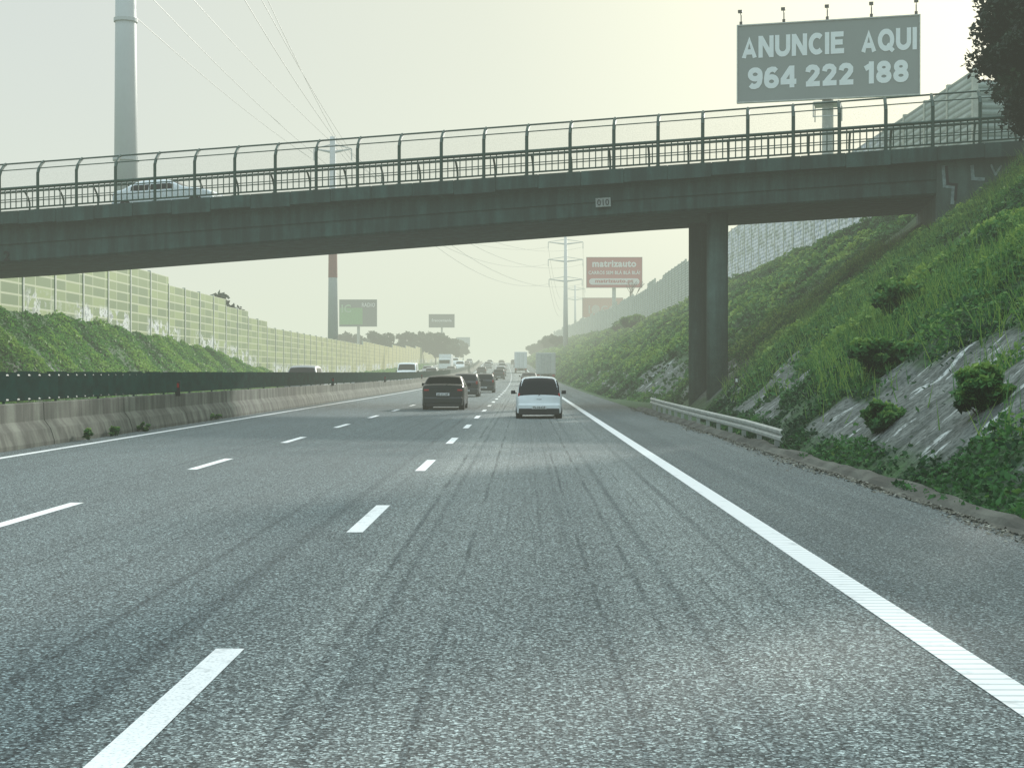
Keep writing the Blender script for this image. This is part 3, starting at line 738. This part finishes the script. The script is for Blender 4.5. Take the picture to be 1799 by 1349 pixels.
    MB().box(-hwb*.9,hwb*.9,.25,Lc-.25,zb-.06,zb+.02).obj("underbody",M['black'],parent=e)
    pz=belt-.27 if kind!='hatch' else zb+.20
    MB().box(-.26,.26,-.104,-.07 if kind=='hatch' else 0.,pz-.055,pz+.055).obj("number_plate",M['plate'],bevel=.006,parent=e)
    if plate:
        t=text_obj(plate,.1,M['black'],width=.44,height=.08,bold=.01,ext=.002); t.parent=e; t.location=(0,-.110,pz)
    MB().box(-.10,.10,.0,.06,belt-.14,belt-.10).obj("boot_handle",M['black'],bevel=.01,parent=e)
    MB().cyl((-.02,-.01,belt+.02),(.24,.12,belt+.17),.012,.008,5).obj("wiper",M['black'],parent=e)
    MB().cyl((.35,-.04,zb),(.35,.2,zb),.03,.03,8).obj("exhaust_pipe",M['rim'],parent=e)
    return e
hatchtop=[(0,.74),(.05,.84),(.18,1.10),(.34,1.32),(.50,1.42),(.9,1.465),(1.7,1.46),(2.15,1.39),(2.75,.98),(3.1,.90),(3.38,.74),(3.43,.62)]
sedtop=[(0,.86),(.05,.95),(.25,1.0),(.48,1.03),(.98,1.31),(1.3,1.37),(2.2,1.38),(2.6,1.30),(3.2,.98),(3.9,.88),(4.35,.74),(4.42,.60)]
suvtop=[(0,.98),(.08,1.08),(.28,1.55),(.5,1.66),(1.2,1.72),(2.4,1.70),(2.7,1.62),(3.2,1.12),(3.9,1.02),(4.25,.85),(4.3,.7)]
vantop=[(0,1.7),(.04,1.95),(.2,2.05),(1.,2.1),(3.2,2.1),(3.5,2.0),(4.1,1.25),(4.6,1.1),(4.85,.85),(4.9,.7)]
def place(e,x,y,rot=0,s=1.,z=None):
    c=float(CX(y)); e.location=(x,y,(float(CZ(y)) if z is None else z)+.0); e.rotation_euler=(0,0,rot); e.scale=(s,s,s)
white=car("car","white small hatchback with dark rear window driving in its lane","car",3.43,1.63,1.465,hatchtop,.80,M['pwhite'],'hatch',(.025,.46,.96,.94),(2.2,2.66,.86,.9),[(.62,1.35),(1.42,2.35)],"75-10-CZ",tum=.30,light='slim',rc=.19)
place(white,.46,46.8,0,.90)
dark=car("car","dark compact saloon with high boot and red tail lights","car",4.42,1.70,1.38,sedtop,.90,M['pdark'],'sedan',(.50,.95,.84,.84),(2.66,3.12,.86,.9),[(.85,1.65),(1.72,2.75)],"83-21-HP",light='wide',rc=.14,tum=.28)
place(dark,-3.18,57.7,0,.97)
c3=car("car","dark blue estate car with red corner lights","car",4.2,1.70,1.48,[(0,.86),(.06,.96),(.28,1.36),(.45,1.44),(.9,1.48),(2.2,1.48),(2.6,1.38),(3.2,1.0),(3.8,.9),(4.15,.74),(4.2,.6)],.92,M['pdark2'],'hatch',(.09,.34,.84,.80),(2.66,3.1,.86,.9),[(.65,1.6),(1.7,2.7)],"40-AB-12",rc=.14)
place(c3,-3.55,89,0,.95)
c4=copy_thing(c3,(-2.95,107,float(CZ(107))),0,(.93,)*3,"dark compact car ahead in the middle lane")
c6=copy_thing(dark,(.45,150,float(CZ(150))),0,(.98,)*3,"dark saloon ahead of the white hatchback")
grey=car("car","grey sport utility car","car",4.3,1.80,1.72,suvtop,1.05,M['pgrey'],'hatch',(.11,.31,.84,.78),(2.75,3.15,.86,.9),[(.7,1.7),(1.8,2.8)],"17-QX-90",rc=.12)
c5=copy_thing(grey,(-3.35+float(CX(250)),250,float(CZ(250))),0,(1,)*3,"grey distant car in the middle lane")
place(grey,-14.3,94+4.3,math.pi,1.12)
grey["label"]="grey sport utility car on the opposite carriageway"
van=car("van","white delivery van on the opposite carriageway","van",4.9,1.95,2.1,vantop,1.15,M['pwhite'],'sedan',None,(3.55,4.02,.86,.9),[(2.9,3.5)],None,tum=.10,light='tall',rc=.12)
place(van,-13.2,170,math.pi,1.12)
wsed=copy_thing(dark,(0,0,0),None,(1.02,)*3,"white saloon crossing the overpass behind the railing")
for c in wsed.children:
    if c.name.startswith(("body","rear_bumper","front_bumper")) and c.data:
        c.data=c.data.copy(); c.data.materials[0]=M['pwhite']
p=BP((-18.0+20.5)/.9876-.2,3.2,-.10); wsed.location=p; wsed.rotation_euler=(0.046,0,angb-math.pi/2)
def lorry(label,boxm,x,y,w=2.5,h=3.9,L_=8.5,rot=0,s=1.):
    e=empty("lorry",(0,0,0),label=label,category="lorry")
    MB().box(-w/2,w/2,0,L_,.95,h).obj("cargo_box",boxm,bevel=.04,parent=e)
    g=MB()
    for sg in (-1,1):
        g.box(*sorted((sg*.03,sg*(w/2-.08))),-.025,-.002,1.05,h-.1)
    g.obj("rear_doors",boxm,bevel=.01,parent=e)
    g=MB()
    for xx in (-.55,-.25,.25,.55): g.cyl((xx,-.05,1.1),(xx,-.05,h-.2),.025,.025,6)
    g.obj("door_bars",M['galv'],parent=e)
    MB().box(-w/2+.15,w/2-.15,0.05,.2,.45,.62).obj("underrun_bar",M['black'],bevel=.02,parent=e)
    MB().box(-.45,.45,.3,L_+.3,.55,.94).obj("chassis",M['black'],parent=e)
    for sg in (-1,1):
        MB().box(*sorted((sg*(w/2-.45),sg*(w/2-.1))),-.03,.02,.66,.86).obj("tail_light",M['red'],bevel=.02,parent=e)
        for yw in (1.6,2.8,L_+.8):
            MB().cyl((sg*(w/2-.38),yw,.5),(sg*(w/2-.05),yw,.5),.5,.5,18).obj("wheel",M['rubber'],bevel=.03,parent=e)
    MB().box(-w/2+.05,w/2-.05,L_+.25,L_+2.2,.6,h-.9).obj("cab",M['pwhite'],bevel=.15,parent=e)
    MB().box(-w/2+.2,w/2-.2,L_+2.201,L_+2.215,1.7,h-1.2).obj("windscreen",M['glass'],parent=e)
    place(e,x,y,rot,s); return e
boxw=simple('lorry_box_white',(.62,.66,.66),.5,var=.06); boxg=simple('lorry_box_grey',(.46,.48,.44),.6,var=.12)
lorry("white box lorry seen from behind in the haze",boxw,-.75,292,2.5,4.2)
lorry("grey tarpaulin lorry with dark rear seen from behind",boxg,2.75,190,2.5,3.7)
l3=lorry("white lorry on the opposite carriageway",boxw,-16.2,310,2.5,3.6,rot=math.pi)
far=[(-3.3,210,c3),(-6.9,265,c3),(-3.4,330,grey),(-6.9,360,grey),(.4,380,c3),(-6.8,420,white),(-3.4,430,dark),(.3,445,c3)]
for i,(x,y,src) in enumerate(far):
    copy_thing(src,(x+float(CX(y)),y,float(CZ(y))),0,(1,)*3,"distant car in the hazy traffic",group="distant traffic on the motorway")
for i,(x,y,src) in enumerate([(-12.8,120,dark),(-12.8,212,grey),(-16.2,262,grey),(-12.8,280,c3),(-12.8,335,van),(-16.3,350,c3),(-12.7,395,dark),(-16.2,410,van),(-12.8,440,grey)]):
    copy_thing(src,(x+float(CX(y)),y,float(CZ(y))),math.pi,(1.0,)*3,"oncoming vehicle on the opposite carriageway",group="oncoming traffic")
# ---------------------------------------------------------------- vegetation
def scatter_right():
    Cs=[];Ss=[];Ts=[]
    for (ya,yb,dens,sz,hh) in ((13,34,520,.050,.36),(34,66,340,.076,.46),(66,130,90,.15,.5),(130,260,22,.32,.75),(260,560,5,.7,1.0)):
        N=int((yb-ya)*16.*dens*.95)
        Y=rng.uniform(ya,yb,N); x=foot(Y)+(20.2-foot(Y))*rng.random(N)-.2; X=x+CX(Y)
        keepm=np.ones(N,bool)
        cm=concmask(X,Y); keepm&= rng.random(N)>cm*.985
        cl=fbm(X/1.1,Y/1.3,31,3); keepm&= rng.random(N)<np.clip((cl-.25)*3.4,.10,1)
        keepm&= ~((np.abs(x-7.7)<.9)&(Y>57)&(Y<66))
        ab=(x>15.3)&(Y>55)&(Y<66); keepm&=~ab
        X=X[keepm];Y=Y[keepm];cl=cl[keepm]; cm=cm[keepm]; n=len(X); x=X-CX(Y)
        h=np.clip((cl-.3)*2.6,.08,1.4)*hh*rng.random(n)**.7*(1-.7*cm)
        lo=np.clip((x-foot(Y))/1.4,.3,1)*np.clip((20.6-x)/2.,.3,1); h=h*lo
        Z=gz(X,Y)+h+.02
        Cs.append(np.stack([X,Y,Z],-1)); Ss.append(sz*rng.uniform(.5,1.5,n))
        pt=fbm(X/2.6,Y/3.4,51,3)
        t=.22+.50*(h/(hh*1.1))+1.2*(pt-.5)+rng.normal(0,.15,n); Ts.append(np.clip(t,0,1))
    C=np.concatenate(Cs);S=np.concatenate(Ss);T=np.concatenate(Ts)
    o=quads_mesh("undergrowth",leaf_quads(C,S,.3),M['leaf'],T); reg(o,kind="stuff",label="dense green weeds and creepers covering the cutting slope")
scatter_right()
N=60000; Y=rng.uniform(15,66,N); x=foot(Y)+.6+(19.5-foot(Y))*rng.random(N)**.9; X=x
m=(fbm(X/2.5,Y/3.,77,3)>.45)&(rng.random(N)>concmask(X,Y)*.98)&~((x>15.3)&(Y>55))
X=X[m];Y=Y[m];Z=gz(X,Y); n=len(X); hgt=rng.uniform(.25,.70,n); ld=rng.normal(0,.35,(n,2)); w=.010
B0=np.stack([X-w,Y,Z],-1);B1=np.stack([X+w,Y,Z],-1);Tp=np.stack([X+ld[:,0]*hgt,Y+ld[:,1]*hgt,Z+hgt],-1)
o=quads_mesh("tall_grass",np.stack([B0,B1,Tp],1),M['leaf'],np.clip(rng.normal(.68,.2,n),0,1),3); reg(o,kind="stuff",label="tall grass blades on the slope")
Cs=[];Ss=[];Ts=[]
for (ya,yb,dens,sz,hh) in ((55,170,150,.14,.34),(170,400,6,.4,.4)):
    N=int((yb-ya)*5*dens); Y=rng.uniform(ya,yb,N); x=-22.5-4.3*rng.random(N); X=x+CX(Y)
    cl=fbm(X/1.2,Y/1.6,91,3); mm=rng.random(N)<np.clip((cl-.2)*3,.2,1); X=X[mm];Y=Y[mm];cl=cl[mm]; n=len(X)
    h=np.clip((cl-.3)*2.6,.1,1.4)*hh*rng.random(n)*(np.interp(Y,[150,175],[1,.6]))
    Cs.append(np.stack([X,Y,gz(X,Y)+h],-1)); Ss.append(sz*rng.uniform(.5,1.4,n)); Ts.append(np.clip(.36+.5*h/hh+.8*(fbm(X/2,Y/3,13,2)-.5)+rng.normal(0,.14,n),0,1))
o=quads_mesh("undergrowth",leaf_quads(np.concatenate(Cs),np.concatenate(Ss),.35),M['leafl'],np.concatenate(Ts)); reg(o,kind="stuff",label="leafy green weeds on the bank below the tiled barrier")
def limbs(mb,p,d,l,r,depth,tips,spread=.55,rnd=None):
    q=p+d*l; mb.cyl(tuple(p),tuple(q),r,r*.68,7,False)
    if depth==0: tips.append(q); return
    for i in range(rnd.choice((2,3,3))):
        nd=(d+Vector((rnd.uniform(-1,1),rnd.uniform(-1,1),rnd.uniform(-.35,.7)))*spread).normalized()
        limbs(mb,q,nd,l*rnd.uniform(.62,.82),r*.62,depth-1,tips,spread,rnd)
def tree(x,y,zg,h,rx,label,leaf=M['leafd'],ls=.1,nl=9000,tr=.16,seed=1,bare=False,name="tree",crown_frac=.62,group=None,ncl=38):
    rnd=random.Random(seed); e=empty(name,(x,y,zg),label=label,category="tree" if name=="tree" else "shrub")
    if group: e["group"]=group
    mb=MB(); tips=[]; ll=(h*(1-crown_frac)+.3) if bare else min(h*(1-crown_frac)+.3,h*.27)
    limbs(mb,Vector((0,0,-.3)),Vector((.04,0,1)).normalized(),ll,tr,4 if bare else 3,tips,.75 if not bare else .6,rnd)
    mb.obj("trunk",M['bark'],smooth=True,parent=e)
    if bare: return e
    ch=h*crown_frac; cz=h-ch/2; r=np.random.default_rng(seed)
    cen=r.normal(size=(ncl,3)); cen/=np.linalg.norm(cen,axis=1)[:,None]; cen*=(r.random(ncl)**.45)[:,None]
    cen=cen*np.array([rx*.8,rx*.8,ch*.42])+np.array([0,0,cz])
    cr=rx*r.uniform(.16,.36,ncl)
    k_=r.integers(0,ncl,nl); off=r.normal(size=(nl,3)); off/=np.linalg.norm(off,axis=1)[:,None]; off*=(r.random(nl)**.5)[:,None]
    C=cen[k_]+off*cr[k_][:,None]*np.array([1,1,.75])
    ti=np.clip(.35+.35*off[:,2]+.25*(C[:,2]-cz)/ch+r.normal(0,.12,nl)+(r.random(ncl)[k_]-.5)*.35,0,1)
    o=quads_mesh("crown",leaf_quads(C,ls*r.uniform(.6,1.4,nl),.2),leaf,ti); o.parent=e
    return e
tree(16.85,47,float(gz(16.85,47)),7.4,2.75,"dark leafy tree overhanging the end of the bridge",ls=.10,nl=60000,tr=.2,seed=6,crown_frac=.95,ncl=95)
tree(18.0,50.5,float(gz(18.0,50.5)),7.2,2.3,"dark leafy tree beside the bridge abutment",ls=.12,nl=22000,tr=.2,seed=8,crown_frac=.93,ncl=70)
tree(20.8,42.5,10,8,3.6,"dark leafy tree added out of view to shade the shoulder",ls=.16,nl=20000,tr=.2,seed=12,crown_frac=.9,ncl=70)  # added off to the right to block the sun patch on the shoulder
for i,(x,y,h,r) in enumerate([(26.5,67,14.5,3.0),(27.2,75,15,3.0),(31.5,71,14,3.4)]):  # out-of-frame casters added for the shadow band across the lanes
    tree(x,y,10,h,r,"tall dark tree added out of view to shade the lanes",ls=.3,nl=9000,tr=.25,seed=70+i,crown_frac=.7,ncl=60,group="added shade-casting trees")
tree(-35,170,1.,10,3.9,"dark round tree behind the tiled noise barrier",leaf=M['leafd'],ls=.4,nl=6000,tr=.2,seed=11)
for i,(px,y,h,r) in enumerate([(610,420,9.3,4.2),(668,400,9.6,4.5),(645,430,8.,4),(715,430,9.,4.5),(735,440,9.6,4.5),(765,440,9.,5),(790,460,7,4),(805,520,7.5,4)]):
    x=(px-921.5)/2600*y; tree(x,y,float(CZ(y)),h+1.0,r,"hazy broadleaf tree beyond the barrier",leaf=M['leaffar'],ls=.6,nl=3200,tr=.25,seed=20+i,group="distant roadside trees",ncl=30,crown_frac=.8)
for i,(px,y,h,r) in enumerate([(955,540,9,3.5),(968,470,9,4),(980,420,7,3),(940,560,7,4)]):
    x=(px-921.5)/2600*y; tree(x,y,float(gz(x,y)),h*.6,r*.8,"hazy tree above the cutting",leaf=M['leaffar'],ls=.7,nl=2200,tr=.2,seed=40+i,group="distant trees above the cutting",ncl=26,crown_frac=.8)
tree(21.5,300,9.5,12,4,"bare branching tree behind the metal barrier",bare=True,tr=.22,seed=3,crown_frac=.7)
tree(23,185,10,12,4,"bare tree twigs showing above the barrier",bare=True,tr=.16,seed=9,crown_frac=.7)
sh=[(17.5,235,2.0,2.2),(18.4,265,2.2,2.4),(16.5,215,2.2,2.4),(6.6,27.5,.9,.75),(8.4,33,1.,.8),(5.9,19.0,.7,.5),(5.5,22.6,.5,.4)]
for i,(x,y,h,r) in enumerate(sh):
    X=x+float(CX(y)); big=y>100
    tree(X,y,float(gz(X,y))-.15,h,r,"leafy green shrub on the cutting slope",leaf=M['leaf'],ls=.07 if not big else .35,nl=5000 if not big else 2000,tr=.03,seed=60+i,name="shrub",crown_frac=.9,group="shrubs on the cutting slope",ncl=22)
for i,(x,y) in enumerate([(-9.35,31.5),(-9.38,33.8),(-9.4,36.5),(-9.4,45)]):
    tree(x,y,0,.22+.05*(i==0),.2,"small weed growing at the foot of the median barrier",leaf=M['leaf'],ls=.05,nl=260,tr=.008,seed=90+i,name="weed",crown_frac=.9,group="weeds at the barrier foot",ncl=8)
# ---------------------------------------------------------------- haze volume (camera stands inside it)
haz=MB().box(-1500,1500,-400,4600,-60,75).obj("sky_haze",None,kind="structure",label="humid morning haze filling the air")
m=bpy.data.materials.new("haze"); m.use_nodes=True; nt=m.node_tree; nt.nodes.clear()
out=nt.nodes.new('ShaderNodeOutputMaterial'); ab=nt.nodes.new('ShaderNodeVolumeAbsorption'); em=nt.nodes.new('ShaderNodeEmission'); ad=nt.nodes.new('ShaderNodeAddShader')
SIG=.0014
ab.inputs['Color'].default_value=(0,0,0,1); ab.inputs['Density'].default_value=SIG
em.inputs['Color'].default_value=(.76,.83,.68,1); em.inputs['Strength'].default_value=SIG
nt.links.new(ab.outputs[0],ad.inputs[0]); nt.links.new(em.outputs[0],ad.inputs[1]); nt.links.new(ad.outputs[0],out.inputs['Volume'])
haz.data.materials.append(m)
# ---------------------------------------------------------------- light
SE=rad(19); SA=rad(25)
sv=Vector((math.sin(SA)*math.cos(SE),math.cos(SA)*math.cos(SE),math.sin(SE)))
sl=bpy.data.lights.new("sun",'SUN'); sl.energy=5.; sl.angle=rad(1.2); sl.color=(1,.97,.89)
so=bpy.data.objects.new("sun",sl); COL.objects.link(so); so.rotation_euler=sv.to_track_quat('Z','Y').to_euler()
w=bpy.data.worlds.new("World"); scene.world=w; w.use_nodes=True; nt=w.node_tree; nt.nodes.clear()
out=nt.nodes.new('ShaderNodeOutputWorld'); sky=nt.nodes.new('ShaderNodeTexSky'); sky.sky_type='NISHITA'; sky.sun_disc=False; sky.sun_elevation=SE; sky.sun_rotation=SA; sky.dust_density=1.5; sky.air_density=1
b1=nt.nodes.new('ShaderNodeBackground'); b1.inputs[1].default_value=.05; 
hs=nt.nodes.new('ShaderNodeHueSaturation'); hs.inputs['Saturation'].default_value=.6; hs.inputs['Value'].default_value=.45; nt.links.new(sky.outputs[0],hs.inputs['Color']); nt.links.new(hs.outputs[0],b1.inputs[0])
tc=nt.nodes.new('ShaderNodeTexCoord'); dp=nt.nodes.new('ShaderNodeVectorMath'); dp.operation='DOT_PRODUCT'; dp.inputs[1].default_value=sv
nm=nt.nodes.new('ShaderNodeVectorMath'); nm.operation='NORMALIZE'; nt.links.new(tc.outputs['Generated'],nm.inputs[0]); nt.links.new(nm.outputs[0],dp.inputs[0])
cr=nt.nodes.new('ShaderNodeValToRGB'); e_=cr.color_ramp.elements; e_[0].position=0; e_[0].color=(.48,.60,.68,1); e_[1].position=1; e_[1].color=(.95,.93,.66,1)
x_=e_.new(.76); x_.color=(.57,.61,.61,1); x_=e_.new(.90); x_.color=(.69,.71,.59,1)
nt.links.new(dp.outputs['Value'],cr.inputs[0])
sp=nt.nodes.new('ShaderNodeSeparateXYZ'); nt.links.new(nm.outputs[0],sp.inputs[0])
up=nt.nodes.new('ShaderNodeMapRange'); up.inputs[1].default_value=.3; up.inputs[2].default_value=.8; up.inputs[3].default_value=.95; up.inputs[4].default_value=2.6; nt.links.new(sp.outputs[2],up.inputs[0])
b2=nt.nodes.new('ShaderNodeBackground'); nt.links.new(cr.outputs[0],b2.inputs[0]); nt.links.new(up.outputs[0],b2.inputs[1])
ad=nt.nodes.new('ShaderNodeAddShader'); nt.links.new(b1.outputs[0],ad.inputs[0]); nt.links.new(b2.outputs[0],ad.inputs[1]); nt.links.new(ad.outputs[0],out.inputs[0])
# ---------------------------------------------------------------- camera
cd=bpy.data.cameras.new("camera"); cam=bpy.data.objects.new("camera",cd); COL.objects.link(cam); scene.camera=cam
cd.sensor_width=36; cd.lens=52.03; cd.clip_end=8000; cd.clip_start=.1
cam.location=(0,0,1.45); cam.rotation_euler=(rad(90-.43),0,rad(.485))
scene.view_settings.view_transform='Standard'; scene.view_settings.look='None'; scene.view_settings.exposure=0
